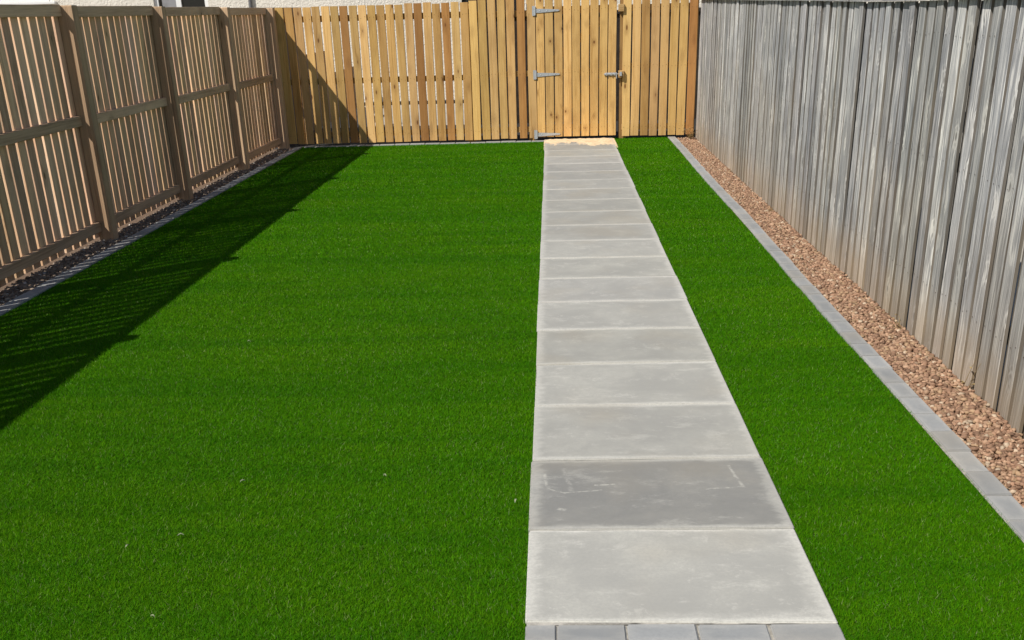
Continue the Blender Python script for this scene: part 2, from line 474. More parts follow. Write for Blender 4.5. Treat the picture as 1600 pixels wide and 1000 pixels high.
LAWN_BACK = 11.86
sheet('gravel_bed', [(lk(-1.4) - 0.5, -1.4), (lk(-1.4) - 0.05, -1.4), (lk(12) - 0.05, 12.1), (lk(12) - 0.5, 12.1)], -0.048, M_soil)
sheet('gravel_bed', [(1.69, -1.4), (2.05, -1.4), (2.05, 12.2), (1.69, 12.2)], -0.048, M_soil)
sheet('lawn_base', [(lk(-1.4) - 0.02, -1.4), (0.002, -1.4), (0.002, 12.0), (lk(12) - 0.02, 12.0)], -0.0135, M_turf)
sheet('lawn_base', [(0.902, -1.4), (1.66, -1.4), (1.66, 12.15), (0.902, 12.15)], -0.0135, M_turf)

# ---- path of slabs; joints as they lie (slightly out of square)
JL = [0.012, 0.598, 1.2, 1.815, 2.40, 3.0, 3.6, 4.195, 4.80, 5.40, 6.01, 6.615, 7.22, 7.83, 8.42, 9.01, 9.62, 10.24, 10.84, 11.44, 12.05]
JR = [-0.004, 0.594, 1.206, 1.812, 2.425, 3.03, 3.63, 4.23, 4.82, 5.41, 6.035, 6.64, 7.25, 7.86, 8.44, 9.04, 9.65, 10.27, 10.87, 11.45, 12.05]
path = thing('path', None, None, (0, 0, 0))
tag(path, 'straight path of pale grey concrete slabs leading from the blocks to the gate', None, kind='structure')


def slab_mesh(y0l, y0r, y1l, y1r, mat, xl, xr):
    g = 0.0042
    c = Vector(((xl + xr) / 2, (y0l + y1l + y0r + y1r) / 4, 0))
    bm = bmesh.new()
    pts = [(xl, y0l + g), (xr, y0r + g), (xr, y1r - g), (xl, y1l - g)]
    lo = [bm.verts.new((x - c.x, y - c.y, -0.045)) for x, y in pts]
    hi = [bm.verts.new((x - c.x, y - c.y, 0.0)) for x, y in pts]
    bm.faces.new(lo[::-1]); bm.faces.new(hi)
    for i in range(4):
        j = (i + 1) % 4
        bm.faces.new((lo[i], lo[j], hi[j], hi[i]))
    bmesh.ops.bevel(bm, geom=bm.edges[:], offset=0.0035, segments=2, affect='EDGES')
    me = bpy.data.meshes.new('slab'); bm.to_mesh(me); bm.free(); me.materials.append(mat)
    return me, c


for k in range(20):
    mt = M_slab_mark if k == 1 else M_slab
    me, c = slab_mesh(JL[k], JR[k], JL[k + 1], JR[k + 1], mt, 0.0 + rnd.uniform(-.003, .003), 0.903 + rnd.uniform(-.004, .003))
    tn = 1.08 if k == 0 else rnd.uniform(0.88, 1.03)
    o = add('slab', me, path, (c.x, c.y, rnd.uniform(-0.002, 0.002)), (rnd.uniform(-.002, .002), rnd.uniform(-.002, .002), 0), (tn, tn, tn * rnd.uniform(0.97, 1.0)))
tag(bpy.data.objects['slab.001'], 'darker slab with white scratch marks')
# pale mortar dust swept into the joints
mo = me_from('joint_mortar', [(0.003, 0, -0.005), (0.897, 0, -0.005), (0.897, 12.05, -0.005), (0.003, 12.05, -0.005)], [(0, 1, 2, 3)],
             [mat_plain('joint_dust', (0.60, 0.57, 0.51), 0.95, 0.1, 9.0, 0.88)])
add('joint_mortar', mo, path)

# ---- block edging: header row at the foot of the path, kerbs along both gravel strips and the back
blk = box_mesh('block', 0.197, 0.097, 0.06, M_block, 0.004, 2, -0.06)
pat = thing('block_row', 'grey block paving row across the near end of the slab path', 'paving', (0, -0.052, 0))
cut = box_mesh('block_cut', 0.089, 0.097, 0.06, M_block, 0.004, 2, -0.06)
for row in range(8):
    yy = -0.1 * row
    if row % 2 == 0:
        add('block', cut, pat, (0.045, yy, 0))
        xs = [0.191, 0.393, 0.597, 0.803]
    else:
        add('block', cut, pat, (0.857, yy, 0))
        xs = [0.102, 0.305, 0.508, 0.71]
    for x in xs:
        tt = rnd.uniform(0.93, 1.06)
        add('block', blk, pat, (x, yy, rnd.uniform(-.0015, .0015)), (0, 0, rnd.uniform(-.006, .006)), (tt, tt, tt))


def kerb(name, label, fn, y0, y1, step=0.2035):
    k = thing(name, label, 'kerb', (0, 0, 0))
    y = y0
    while y < y1:
        x, hd = fn(y)
        tt = rnd.uniform(0.90, 1.07)
        add('block', blk, k, (x + rnd.uniform(-.003, .003), y, rnd.uniform(-.002, .003)), (rnd.uniform(-.01, .01), rnd.uniform(-.01, .01), math.pi / 2 + hd + rnd.uniform(-.012, .012)), (tt, tt, tt * 1.01))
        y += step
    add('joint_sand', me_from('joint_sand', [(fn(y0)[0] - .045, y0 - .1, -0.006), (fn(y0)[0] + .045, y0 - .1, -0.006), (fn(y1)[0] + .045, y1, -0.006), (fn(y1)[0] - .045, y1, -0.006)], [(0, 1, 2, 3)], [M_joint]), k)
    return k


M_joint = mat_plain('joint_sand', (0.46, 0.43, 0.37), 0.95, 0.1, 40.0, 0.5)
add('joint_sand', me_from('joint_sand', [(0.003, -0.80, -0.006), (0.9, -0.80, -0.006), (0.9, 0.05, -0.006), (0.003, 0.05, -0.006)], [(0, 1, 2, 3)], [M_joint]), pat)
kerb('kerb_edging', 'grey block kerb in the fence shade between left lawn and dark gravel', lambda y: (lk(y) - 0.05, -0.0075), -1.3, 11.86)
kerb('kerb_edging', 'sunlit grey block kerb between narrow right lawn and brown gravel', lambda y: (1.68 + 0.006 * math.sin(y * 1.3) + (y - 6) * 0.0015, 0), -1.3, 12.1)
kb = thing('kerb_edging', 'thin pale block edging between the lawn and the foot of the back fence', 'kerb', (0, LAWN_BACK + 0.05, 0))
for i in range(16):
    x = -3.13 + i * 0.2035
    if x < -0.05:
        add('block', blk, kb, (x, rnd.uniform(-.004, .004), rnd.uniform(-.002, .004)), (0, 0, rnd.uniform(-.01, .01)))


# ------------------------------------------------------------------ turf: every blade is real, denser near the camera
def turf(name, xl, xr, bands, label):
    P, W_, H_ = [], [], []
    for (y0, y1, dens, wd, ht) in bands:
        yc = (y0 + y1) / 2
        a, b = xl(yc), xr(yc)
        n = int((b - a) * (y1 - y0) * dens)
        u = rng.random(n); y = y0 + (y1 - y0) * rng.random(n)
        XL = np.array([xl(0), xl(1)]); XR = np.array([xr(0), xr(1)])
        l = XL[0] + (XL[1] - XL[0]) * y; r_ = XR[0] + (XR[1] - XR[0]) * y
        x = l + (r_ - l) * u
        P.append(np.stack([x, y], 1)); W_.append(np.full(n, wd) * rng.uniform(0.75, 1.25, n)); H_.append(np.full(n, ht) * rng.uniform(0.7, 1.15, n))
    P = np.concatenate(P); W_ = np.concatenate(W_); H_ = np.concatenate(H_)
    n = len(P)
    ang = rng.random(n) * 2 * math.pi
    # pile lies over a little, direction drifts across the carpet
    dr = 0.6 * np.sin(P[:, 0] * 1.9 + 0.7 * P[:, 1]) + 0.7 * np.sin(P[:, 1] * 2.3 - 0.8 * P[:, 0] + 1.0)
    la = np.where(rng.random(n) < 0.6, rng.random(n) * 6.283, rng.normal(0, 1.0, n) * 1.2 + dr + math.pi * 0.5)
    lr = np.clip(np.abs(rng.normal(1.3, 0.7, n)), 0, 3.0)          # lean as a share of the height
    hh = H_ / np.sqrt(1 + lr ** 2)
    base = np.concatenate([P, np.full((n, 1), -0.0125)], 1)
    side = np.stack([np.cos(ang), np.sin(ang), np.zeros(n)], 1) * (W_ / 2)[:, None]
    tip = base + np.stack([np.cos(la) * hh * lr, np.sin(la) * hh * lr, hh], 1)
    V = np.empty((n, 3, 3))
    V[:, 0] = base - side; V[:, 1] = base + side; V[:, 2] = tip
    me = bpy.data.meshes.new(name)
    me.vertices.add(n * 3); me.vertices.foreach_set('co', V.reshape(-1))
    me.loops.add(n * 3)
    me.loops.foreach_set('vertex_index', np.arange(n * 3, dtype=np.int32))
    me.polygons.add(n)
    me.polygons.foreach_set('loop_start', (np.arange(n) * 3).astype(np.int32))
    me.update(calc_edges=True)
    # yarn colours: three greens and a little tan thatch
    pal = np.array([(0.069, 0.238, 0.0005), (0.043, 0.188, 0.0005), (0.106, 0.280, 0.001), (0.25, 0.33, 0.13)])
    pk = rng.choice(4, n, p=[0.45, 0.36, 0.165, 0.025])
    c = pal[pk] * rng.uniform(0.8, 1.2, (n, 1))
    cc = np.ones((n, 3, 4)); cc[:, :, :3] = c[:, None, :]
    at = me.color_attributes.new('tone', 'FLOAT_COLOR', 'POINT')
    at.data.foreach_set('color', cc.reshape(-1).astype(np.float32))
    me.materials.append(M_blade)
    return tag(add(name, me), label, 'turf', kind='stuff')


BANDS = [(-1.3, -0.5, 12000, 0.0040, 0.019), (-0.5, 1.0, 80000, 0.0019, 0.018), (1.0, 2.6, 60000, 0.0022, 0.018), (2.6, 5.0, 36000, 0.0028, 0.018), (5.0, 8.0, 22000, 0.0042, 0.018), (8.0, LAWN_BACK, 15000, 0.0055, 0.018)]
turf('artificial_turf', lambda y: lk(y) + 0.006, lambda y: 0.0025, BANDS, 'wide bright green artificial turf lawn left of the slab path')
BANDS2 = BANDS[:-1] + [(8.0, 12.09, 15000, 0.0055, 0.018)]
turf('artificial_turf', lambda y: 0.9015, lambda y: 1.628, BANDS2, 'narrow green artificial turf strip between slab path and right kerb')


# ------------------------------------------------------------------ gravel
def ico(sub):
    bm = bmesh.new(); bmesh.ops.create_icosphere(bm, subdivisions=sub, radius=1.0)
    v = np.array([tuple(x.co) for x in bm.verts]); f = np.array([[q.index for q in x.verts] for x in bm.faces]); bm.free()
    return v, f


def gravel(name, x0f, x1f, y0, y1, pitch, r0, r1, zc, pal, prob, label, split):
    Vs, Fs, Cs = [], [], []
    off = 0
    for (a, b, sub, layers) in ((y0, split, 1, 3), (split, y1, 1, 2)):
        if b <= a: continue
        bv, bf = ico(sub)
        for ly in range(layers):
            ny = int((b - a) / pitch)
            wx = x1f(a) - x0f(a)
            nx = int(wx / pitch)
            gy, gx = np.meshgrid(np.arange(ny), np.arange(nx), indexing='ij')
            y = a + (gy.ravel() + rng.uniform(0, 1, ny * nx)) * pitch
            u = (gx.ravel() + rng.uniform(0, 1, ny * nx)) / nx
            X0 = np.array([x0f(t) for t in y]); X1 = np.array([x1f(t) for t in y])
            x = X0 + (X1 - X0) * u
            n = len(x)
            rad = rng.uniform(r0, r1, n) * np.where(rng.random(n) < 0.12, 1.35, 1.0)
            sc = np.stack([rad * rng.uniform(0.9, 1.55, n), rad * rng.uniform(0.75, 1.1, n), rad * rng.uniform(0.5, 0.9, n)], 1)
            # lumpy, angular: low-frequency jitter per vertex direction
            jit = 1 + rng.uniform(-0.32, 0.32, (n, len(bv), 1))
            v = bv[None] * jit * sc[:, None, :]
            al, be = rng.random(n) * 6.283, rng.normal(0, 0.45, n)
            cb, sb = np.cos(be)[:, None], np.sin(be)[:, None]
            vy = v[:, :, 1] * cb - v[:, :, 2] * sb; vz = v[:, :, 1] * sb + v[:, :, 2] * cb
            ca, sa = np.cos(al)[:, None], np.sin(al)[:, None]
            vx = v[:, :, 0] * ca - vy * sa; vy2 = v[:, :, 0] * sa + vy * ca
            z = zc + ly * r0 * 0.75 + rng.uniform(-0.006, 0.008, n)
            v = np.stack([vx + x[:, None], vy2 + y[:, None], vz + z[:, None]], 2)
            f = bf[None] + (np.arange(n) * len(bv))[:, None, None] + off
            off += n * len(bv)
            c = np.array(pal)[rng.choice(len(pal), n, p=prob)] * rng.uniform(0.75, 1.2, (n, 1))
            Vs.append(v.reshape(-1, 3)); Fs.append(f.reshape(-1, 3))
            Cs.append(np.repeat(np.concatenate([c, np.ones((n, 1))], 1), len(bv), axis=0))
    V = np.concatenate(Vs); Fc = np.concatenate(Fs); C = np.concatenate(Cs)
    me = bpy.data.meshes.new(name)
    me.vertices.add(len(V)); me.vertices.foreach_set('co', V.reshape(-1))
    me.loops.add(len(Fc) * 3); me.loops.foreach_set('vertex_index', Fc.reshape(-1).astype(np.int32))
    me.polygons.add(len(Fc)); me.polygons.foreach_set('loop_start', (np.arange(len(Fc)) * 3).astype(np.int32))
    me.update(calc_edges=True)
    at = me.color_attributes.new('tone', 'FLOAT_COLOR', 'POINT'); at.data.foreach_set('color', C.reshape(-1).astype(np.float32))
    me.materials.append(M_stone)
    return tag(add(name, me), label, 'gravel', kind='stuff')


PAL_R = [(0.335, 0.20, 0.128), (0.235, 0.14, 0.09), (0.42, 0.27, 0.175), (0.36, 0.24, 0.145), (0.50, 0.39, 0.28)]
gravel('gravel', lambda y: 1.737, lambda y: 1.998, 0.0, 12.05, 0.0185, 0.0083, 0.0130, -0.033, PAL_R, [0.34, 0.25, 0.22, 0.13, 0.06],
       'reddish brown gravel strip along the foot of the grey fence', 4.5)
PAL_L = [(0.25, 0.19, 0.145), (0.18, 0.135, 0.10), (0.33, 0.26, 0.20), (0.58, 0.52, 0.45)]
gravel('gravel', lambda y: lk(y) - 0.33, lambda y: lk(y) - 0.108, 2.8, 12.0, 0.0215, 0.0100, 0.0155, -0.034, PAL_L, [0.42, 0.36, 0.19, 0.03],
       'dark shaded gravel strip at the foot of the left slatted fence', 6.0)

# ------------------------------------------------------------------ left fence: posts, three rails, vertical boards behind them
LF0, LFR = Vector((-3.64, 4.0, 0.0)), -0.0085
lf = thing('slatted_fence', 'shaded brown timber fence with upright slats, three rails and square posts on left', 'fence', LF0, LFR)
ltop = lambda yl: 1.757 - 0.0055 * (max(yl, 0.5) - 0.5)          # yl: local distance from y = 4
POST_Y = [-6.1, -4.10, -2.10, -0.08, 1.93, 3.87, 5.95, 7.925]
post_me = [box_mesh('fence_post', 0.122, 0.098, 1.0, M_lpost, 0.004) for _ in range(1)]
for py in POST_Y:
    h = ltop(py) - 0.004
    o = add('post', post_me[0], lf, (0.063, py, -0.06), (0, 0, 0), (1, 1, 1)); o.scale = (1, 1, h + 0.06)
LB_T, LB_W = 0.02, 0.106
for i in range(len(POST_Y) - 1):
    a, b = POST_Y[i] + 0.05, POST_Y[i + 1] - 0.05
    if i == 0: a = POST_Y[0]
    ym = (a + b) / 2
    zt = ltop(ym)
    L = b - a
    for zi, (zlo, hh) in enumerate(((zt - 0.083, 0.081), (zt - 0.875, 0.075), (0.062 if i < 6 else 0.05, 0.075))):
        rm = box_mesh('rail', 0.036, L - 0.003, hh, M_lrail, 0.003)
        tt = rnd.uniform(0.92, 1.08)
        add('rail', rm, lf, (0.0195, ym, zlo), (rnd.uniform(-.002, .002), 0, 0), (tt, tt, tt))
    # boards are nailed to the back of the rails and run on behind the posts
    hb = zt - 0.004 - 0.012
    var = [board_mesh('slat', LB_W + rnd.uniform(-.003, .003), LB_T, hb, M_lfence, seed=100 + i * 5 + s, jit=0.002) for s in range(4)]
    y0 = POST_Y[i] - 0.02
    nb = 15 if i else 15
    pit = (POST_Y[i + 1] - POST_Y[i]) / nb
    for k in range(nb):
        tt = rnd.uniform(0.85, 1.12)
        add('slat', var[rnd.randrange(4)], lf, (-LB_T / 2 - 0.0005, POST_Y[i] + (k + 0.5) * pit + rnd.uniform(-.004, .004), 0.012 + rnd.uniform(-.004, .003)),
            (0, rnd.uniform(-.001, .001), math.pi / 2 + (math.pi if rnd.random() < .5 else 0)), (tt * rnd.uniform(1.0, 1.06), tt * rnd.uniform(.96, 1.0), tt * rnd.uniform(.84, 1.02)))

# ------------------------------------------------------------------ back fence: two runs of new pale boards and the gate between
BY = 12.0
TH = 0.021
BROWN = (0.60, 0.50, 0.42)


def back_run(label, xs, top, dark=(), brown_post=None, bottom=0.025, rails=(), x_r=(0, 1), mid_dark=()):
    f = thing('board_fence', label, 'fence', (0, BY, 0))
    var = [board_mesh('board', 0.103 + rnd.uniform(-.003, .003), TH, 1.0, M_pine, seed=200 + s, jit=0.0022) for s in range(5)]
    for i, x in enumerate(xs):
        tt = rnd.uniform(0.84, 1.10)
        tint = (tt, tt * rnd.uniform(.95, 1.02), tt * rnd.uniform(.85, 1.1))
        if i in dark: tint = tuple(q * rnd.uniform(0.95, 1.05) for q in BROWN)
        if i in mid_dark: tint = (0.80, 0.74, 0.68)
        zt = top(x) + rnd.uniform(-0.006, 0.004)
        o = add('board', var[i % 5], f, (x, rnd.uniform(-.003, .003), bottom + rnd.uniform(-.006, .006)), (rnd.uniform(-.002, .002), rnd.uniform(-.003, .003), math.pi if rnd.random() < .5 else 0), tint)
        o.scale = (1, 1, zt - bottom)
    for (zlo, hh) in rails:
        rm = box_mesh('back_rail', x_r[1] - x_r[0], 0.038, hh, M_pine_x, 0.003)
        add('rail', rm, f, ((x_r[0] + x_r[1]) / 2, TH / 2 + 0.0235, zlo), tint=(0.75, 0.72, 0.68))
    return f


top1 = lambda x: 1.713 + (0.0 if x < -0.95 else 0.012)
xs1 = [-3.52 + 0.1195 * i for i in range(22)]            # up to -1.01
f1 = back_run('new pale board fence with open gaps, from shaded corner towards gate', xs1, top1, dark=(8, 16, 19), mid_dark=(12, 18, 21, 2),
              rails=((1.528, 0.075), (0.772, 0.07), (0.10, 0.07)), x_r=(-3.56, -0.95))
xs2 = [-0.897 + 0.1195 * i for i in range(5)]
f2 = back_run('narrow run of six pale boards with dark gaps and brown post just left of gate', xs2 + [-0.283, -0.151], lambda x: 1.735, dark=(5,), mid_dark=(),
              rails=((1.52, 0.075), (0.80, 0.07), (0.10, 0.07)), x_r=(-0.948, -0.10))
xs3 = [1.077, 1.199, 1.320, 1.442, 1.563, 1.685, 1.806, 1.925]
f3 = back_run('short run of pale boards between the gate latch and the grey fence', xs3, lambda x: 1.78, dark=(7,), mid_dark=(2,),
              rails=((1.55, 0.075), (0.86, 0.07), (0.10, 0.07)), x_r=(1.02, 1.97))
pm = box_mesh('gate_post', 0.095, 0.095, 1.80, M_pine, 0.004)
add('post', pm, f1, (-3.54, TH / 2 + 0.098, -0.03), tint=(0.7, 0.66, 0.6)).scale = (1, 1, 0.955)
add('post', pm, f1, (-0.985, TH / 2 + 0.098, -0.03), tint=(0.7, 0.66, 0.6)).scale = (1, 1, 0.955)
add('post', pm, f2, (-0.165, TH / 2 + 0.098, -0.03), tint=(0.7, 0.66, 0.6))
gp2 = add('post', pm, f3, (1.035, TH / 2 + 0.06, -0.03), tint=(0.45, 0.42, 0.40))
add('post', pm, f3, (1.945, TH / 2 + 0.098, -0.03), tint=(0.7, 0.66, 0.6))
# keep block for the bolt and an upper stop block, screwed to the gate post
kbm = box_mesh('keep_block', 0.075, 0.05, 0.088, M_pine_x, 0.004)
add('keep_block', kbm, f3, (1.008, -0.022, 0.755), (0, 0, 0), (1.12, 1.05, 1.0))
add('stop_block', kbm, f3, (1.000, -0.012, 1.545), (0, 0, 0), (0.95, 0.9, 0.85))

# gate
gate = thing('garden_gate', 'pale upright board gate with three steel strap hinges and a bolt', 'gate', (-0.095, BY, 0))
gv = [board_mesh('gate_board', 0.103 + rnd.uniform(-.003, .002), TH, 1.80, M_pine, seed=300 + s, jit=0.002) for s in range(5)]
for i in range(9):
    tt = rnd.uniform(0.92, 1.06)
    add('board', gv[i % 5], gate, (0.055 + 0.1165 * i, -0.004 + rnd.uniform(-.002, .002), 0.038), (0, rnd.uniform(-.002, .002), math.pi if rnd.random() < .5 else 0),
        (tt, tt * rnd.uniform(.97, 1.0), tt * rnd.uniform(.9, 1.0)))
gl = box_mesh('ledge', 1.02, 0.03, 0.09, M_pine_x, 0.003)
for z in (0.10, 0.79, 1.54):
    add('ledge', gl, gate, (0.52, TH / 2 + 0.0125, z), tint=(0.75, 0.7, 0.65))
br = box_mesh('brace', 0.95, 0.028, 0.09, M_pine_x, 0.003, 1, -0.045)
add('brace', br, gate, (0.52, TH / 2 + 0.012, 0.485), (0, -0.62, 0), tint=(0.75, 0.7, 0.65))
add('brace', br, gate, (0.52, TH / 2 + 0.012, 1.21), (0, -0.64, 0), tint=(0.75, 0.7, 0.65))


def hinge_meshes():
    # cross plate with knuckle and tapered strap, front facing -Y
    pl = box_mesh('hinge_plate', 0.038, 0.004, 0.115, M_steel, 0.001, 1, -0.0575)
    bm = bmesh.new()
    prof = [(0.0, 0.024), (0.05, 0.024), (0.27, 0.012), (0.30, 0.010), (0.312, 0.0)]
    top = [(x, z) for x, z in prof]; bot = [(x, -z) for x, z in prof[:-1]][::-1]
    ring = top + bot
    fr = [bm.verts.new((x, -0.002, z)) for x, z in ring]; bk = [bm.verts.new((x, 0.002, z)) for x, z in ring]
    bm.faces.new(fr); bm.faces.new(bk[::-1])
    for i in range(len(ring)):
        j = (i + 1) % len(ring); bm.faces.new((fr[j], fr[i], bk[i], bk[j]))
    bmesh.ops.recalc_face_normals(bm, faces=bm.faces[:])
    st = bpy.data.meshes.new('hinge_strap'); bm.to_mesh(st); bm.free(); st.materials.append(M_steel)
    bm = bmesh.new(); bmesh.ops.create_cone(bm, cap_ends=True, segments=12, radius1=0.008, radius2=0.008, depth=0.10)
    kn = bpy.data.meshes.new('hinge_knuckle'); bm.to_mesh(kn); bm.free(); kn.materials.append(M_steel)
    bm = bmesh.new(); bmesh.ops.create_uvsphere(bm, u_segments=8, v_segments=5, radius=0.006)
    bo = bpy.data.meshes.new('screw'); bm.to_mesh(bo); bm.free(); bo.materials.append(M_steel)
    return pl, st, kn, bo


PLm, STm, KNm, BOm = hinge_meshes()
for hz in (1.583, 0.818, 0.070):
    yf = -TH / 2 - 0.009
    hg = add('hinge', STm, gate, (-0.005, yf, hz), (0, rnd.uniform(-.015, .015), 0))
    add('plate', PLm, hg, (-0.020, 0.001, 0))
    add('knuckle', KNm, hg, (0.0, -0.005, 0))
    for sx in (0.06, 0.15, 0.25):
        add('screw', BOm, hg, (sx, -0.002, 0))
# bolt: back plate, round bar with hoops and handle drop
bolt = add('bolt', box_mesh('bolt_plate', 0.15, 0.004, 0.036, M_steel, 0.001, 1, -0.018), gate, (0.965, -TH / 2 - 0.009, 0.802))
bm = bmesh.new(); bmesh.ops.create_cone(bm, cap_ends=True, segments=12, radius1=0.008, radius2=0.008, depth=0.235)
bar = bpy.data.meshes.new('bolt_bar'); bm.to_mesh(bar); bm.free(); bar.materials.append(M_steel)
add('bar', bar, bolt, (0.03, -0.012, 0), (0, math.pi / 2, 0))
hoop = box_mesh('bolt_hoop', 0.014, 0.024, 0.036, M_steel, 0.004, 1, -0.018)
for sx in (-0.055, 0.01, 0.055):
    add('hoop', hoop, bolt, (sx, -0.012, 0))
add('handle', box_mesh('bolt_handle', 0.012, 0.012, 0.075, M_steel, 0.003, 1, -0.055), bolt, (0.075, -0.022, 0))
keep = add('keep', box_mesh('bolt_keep', 0.03, 0.022, 0.05, M_steel, 0.003, 1, -0.025), f3, (1.0, -0.058, 0.802))

# ------------------------------------------------------------------ right fence: weathered boards with narrow recessed boards between
RX = 2.0
rf = thing('weathered_fence', 'tall silver grey weathered board fence along the brown gravel on right', 'fence', (RX, 0, 0))
PIT = 0.1403
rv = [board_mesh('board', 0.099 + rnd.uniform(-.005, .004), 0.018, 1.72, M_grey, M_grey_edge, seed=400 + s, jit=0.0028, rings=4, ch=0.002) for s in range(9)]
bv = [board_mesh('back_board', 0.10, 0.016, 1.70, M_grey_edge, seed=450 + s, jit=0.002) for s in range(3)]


def rtop(y):
    ys = [(0, 1.625), (2.35, 1.613), (3.35, 1.604), (4.3, 1.602), (5.6, 1.612), (7.8, 1.624), (12.2, 1.652)]
    for (a, za), (b, zb) in zip(ys, ys[1:]):
        if y <= b: return za + (zb - za) * (y - a) / (b - a)
    return 1.652


y = -0.6
k = 0
while y < 11.97:
    tt = rnd.uniform(0.76, 1.16)
    zt = rtop(y) + 0.006
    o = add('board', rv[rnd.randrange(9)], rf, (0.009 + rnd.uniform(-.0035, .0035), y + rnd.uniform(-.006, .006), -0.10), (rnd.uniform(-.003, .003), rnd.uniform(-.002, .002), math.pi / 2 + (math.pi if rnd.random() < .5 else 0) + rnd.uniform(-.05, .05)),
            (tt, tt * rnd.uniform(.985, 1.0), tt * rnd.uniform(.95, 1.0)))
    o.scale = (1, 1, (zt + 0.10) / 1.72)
    if y + PIT / 2 < 11.95:
        o2 = add('back_board', bv[k % 3], rf, (0.009 + 0.0235, y + PIT / 2, -0.10), (0, 0, math.pi / 2), (tt, tt, tt))
        o2.scale = (1, 1, (zt + 0.09) / 1.70)
    y += PIT; k += 1
# back rails and capping rail
for z in (0.25, 0.85, 1.42):
    add('rail', box_mesh('weathered_back_rail', 0.04, 12.6, 0.08, M_grey_y, 0.003), rf, (0.064, 5.7, z))
cy0 = [-0.6, 1.24, 3.08, 4.92, 6.76, 8.60, 10.44, 11.975]
for a, b in zip(cy0, cy0[1:]):
    n = 5
    bm = bmesh.new(); rings = []
    for i in range(n):
        yy = a + 0.002 + (b - a - 0.004) * i / (n - 1); z = rtop(yy) + 0.008
        rings.append([bm.verts.new((x, yy, z + q)) for x, q in ((-0.026, 0), (0.070, 0), (0.070, 0.036), (-0.026, 0.036))])
    for p_, q_ in zip(rings, rings[1:]):
        for i in range(4):
            j = (i + 1) % 4; bm.faces.new((p_[i], q_[i], q_[j], p_[j]))
    bm.faces.new(rings[0]); bm.faces.new(rings[-1][::-1])
    bmesh.ops.recalc_face_normals(bm, faces=bm.faces[:])
    cm = bpy.data.meshes.new('capping_rail'); bm.to_mesh(cm); bm.free(); cm.materials.append(M_grey_y)
    add('capping_rail', cm, rf, (0, 0, 0))

# nail heads, too small to tell apart singly
M_nail = mat_plain('rusty_nail', (0.07, 0.045, 0.035), 0.6, 0.4, 300.0, 0.4)


def nails(parent, pts, ax):
    V, Fc = [], []
    for (x, y, z) in pts:
        b = len(V)
        for q in range(6):
            c_, s_ = 0.0032 * math.cos(q * math.pi / 3), 0.0032 * math.sin(q * math.pi / 3)
            V.append((x, y + c_, z + s_) if ax == 'x' else (x + c_, y, z + s_))
        V.append((x - 0.0016, y, z) if ax == 'x' else (x, y - 0.0016, z))
        for q in range(6):
            Fc.append((b + q, b + (q + 1) % 6, b + 6))
    tag(add('nail_heads', me_from('nail_heads', V, Fc, [M_nail]), parent), kind='stuff')


rp, bp_, lp_ = [], [], []
for o in rf.children:
    if o.name.startswith('board'):
        for z in (0.29, 0.89, 1.46):
            for dy in (-0.026, 0.026):
                rp.append((o.location.x - 0.0118, o.location.y + dy + rnd.uniform(-.006, .006), z + rnd.uniform(-.012, .012)))
nails(rf, rp, 'x')
for f_, zs, yo in ((f1, (0.135, 0.807, 1.565), -0.0125), (f2, (0.135, 0.835, 1.557), -0.0125), (f3, (0.135, 0.895, 1.587), -0.0125), (gate, (0.145, 0.835, 1.585), -0.0125)):
    pts = []
    for o in f_.children:
        if o.name.startswith('board'):
            for z in zs:
                for dx in (-0.025, 0.025):
                    pts.append((o.location.x + dx + rnd.uniform(-.006, .006), o.location.y + yo, z + rnd.uniform(-.012, .012)))
    nails(f_, pts, 'y')

# ------------------------------------------------------------------ house beyond the fences (a strip shows above them and through the gaps)
HY = 19.0
hs = thing('house', 'cream roughcast house with white windows showing above the left and back fences', 'house', (0, HY, 0))
WINS = [(-10.75, -9.42, 1.98, 3.2), (-7.47, -6.42, 1.0, 2.3), (-1.58, -0.45, 0.0, 2.15)]     # the last one is a dark door


def wall_with_holes(x0, x1, z0, z1, holes, th):
    xs = sorted({x0, x1, *[h[0] for h in holes], *[h[1] for h in holes]}); zs = sorted({z0, z1, *[h[2] for h in holes], *[h[3] for h in holes]})
    bm = bmesh.new()
    for a, b in zip(xs, xs[1:]):
        for c, d_ in zip(zs, zs[1:]):
            mx, mz = (a + b) / 2, (c + d_) / 2
            if any(h[0] < mx < h[1] and h[2] < mz < h[3] for h in holes): continue
            bm.faces.new([bm.verts.new(p) for p in ((a, 0, c), (b, 0, c), (b, 0, d_), (a, 0, d_))])
    for (a, b, c, d_) in holes:
        for p in (((a, 0, c), (a, 0, d_), (a, th, d_), (a, th, c)), ((b, 0, d_), (b, 0, c), (b, th, c), (b, th, d_)),
                  ((a, 0, d_), (b, 0, d_), (b, th, d_), (a, th, d_)), ((b, 0, c), (a, 0, c), (a, th, c), (b, th, c))):
            bm.faces.new([bm.verts.new(q) for q in p])
    for p in (((x0, 0, z0), (x0, 0, z1), (x0, 7, z1), (x0, 7, z0)), ((x1, 0, z1), (x1, 0, z0), (x1, 7, z0), (x1, 7, z1)), ((x1, 7, z0), (x0, 7, z0), (x0, 7, z1), (x1, 7, z1))):
        bm.faces.new([bm.verts.new(q) for q in p])
    bmesh.ops.remove_doubles(bm, verts=bm.verts[:], dist=1e-4)
    bmesh.ops.recalc_face_normals(bm, faces=bm.faces[:])
    me = bpy.data.meshes.new('house_wall'); bm.to_mesh(me); bm.free(); me.materials.append(M_render)
    return me


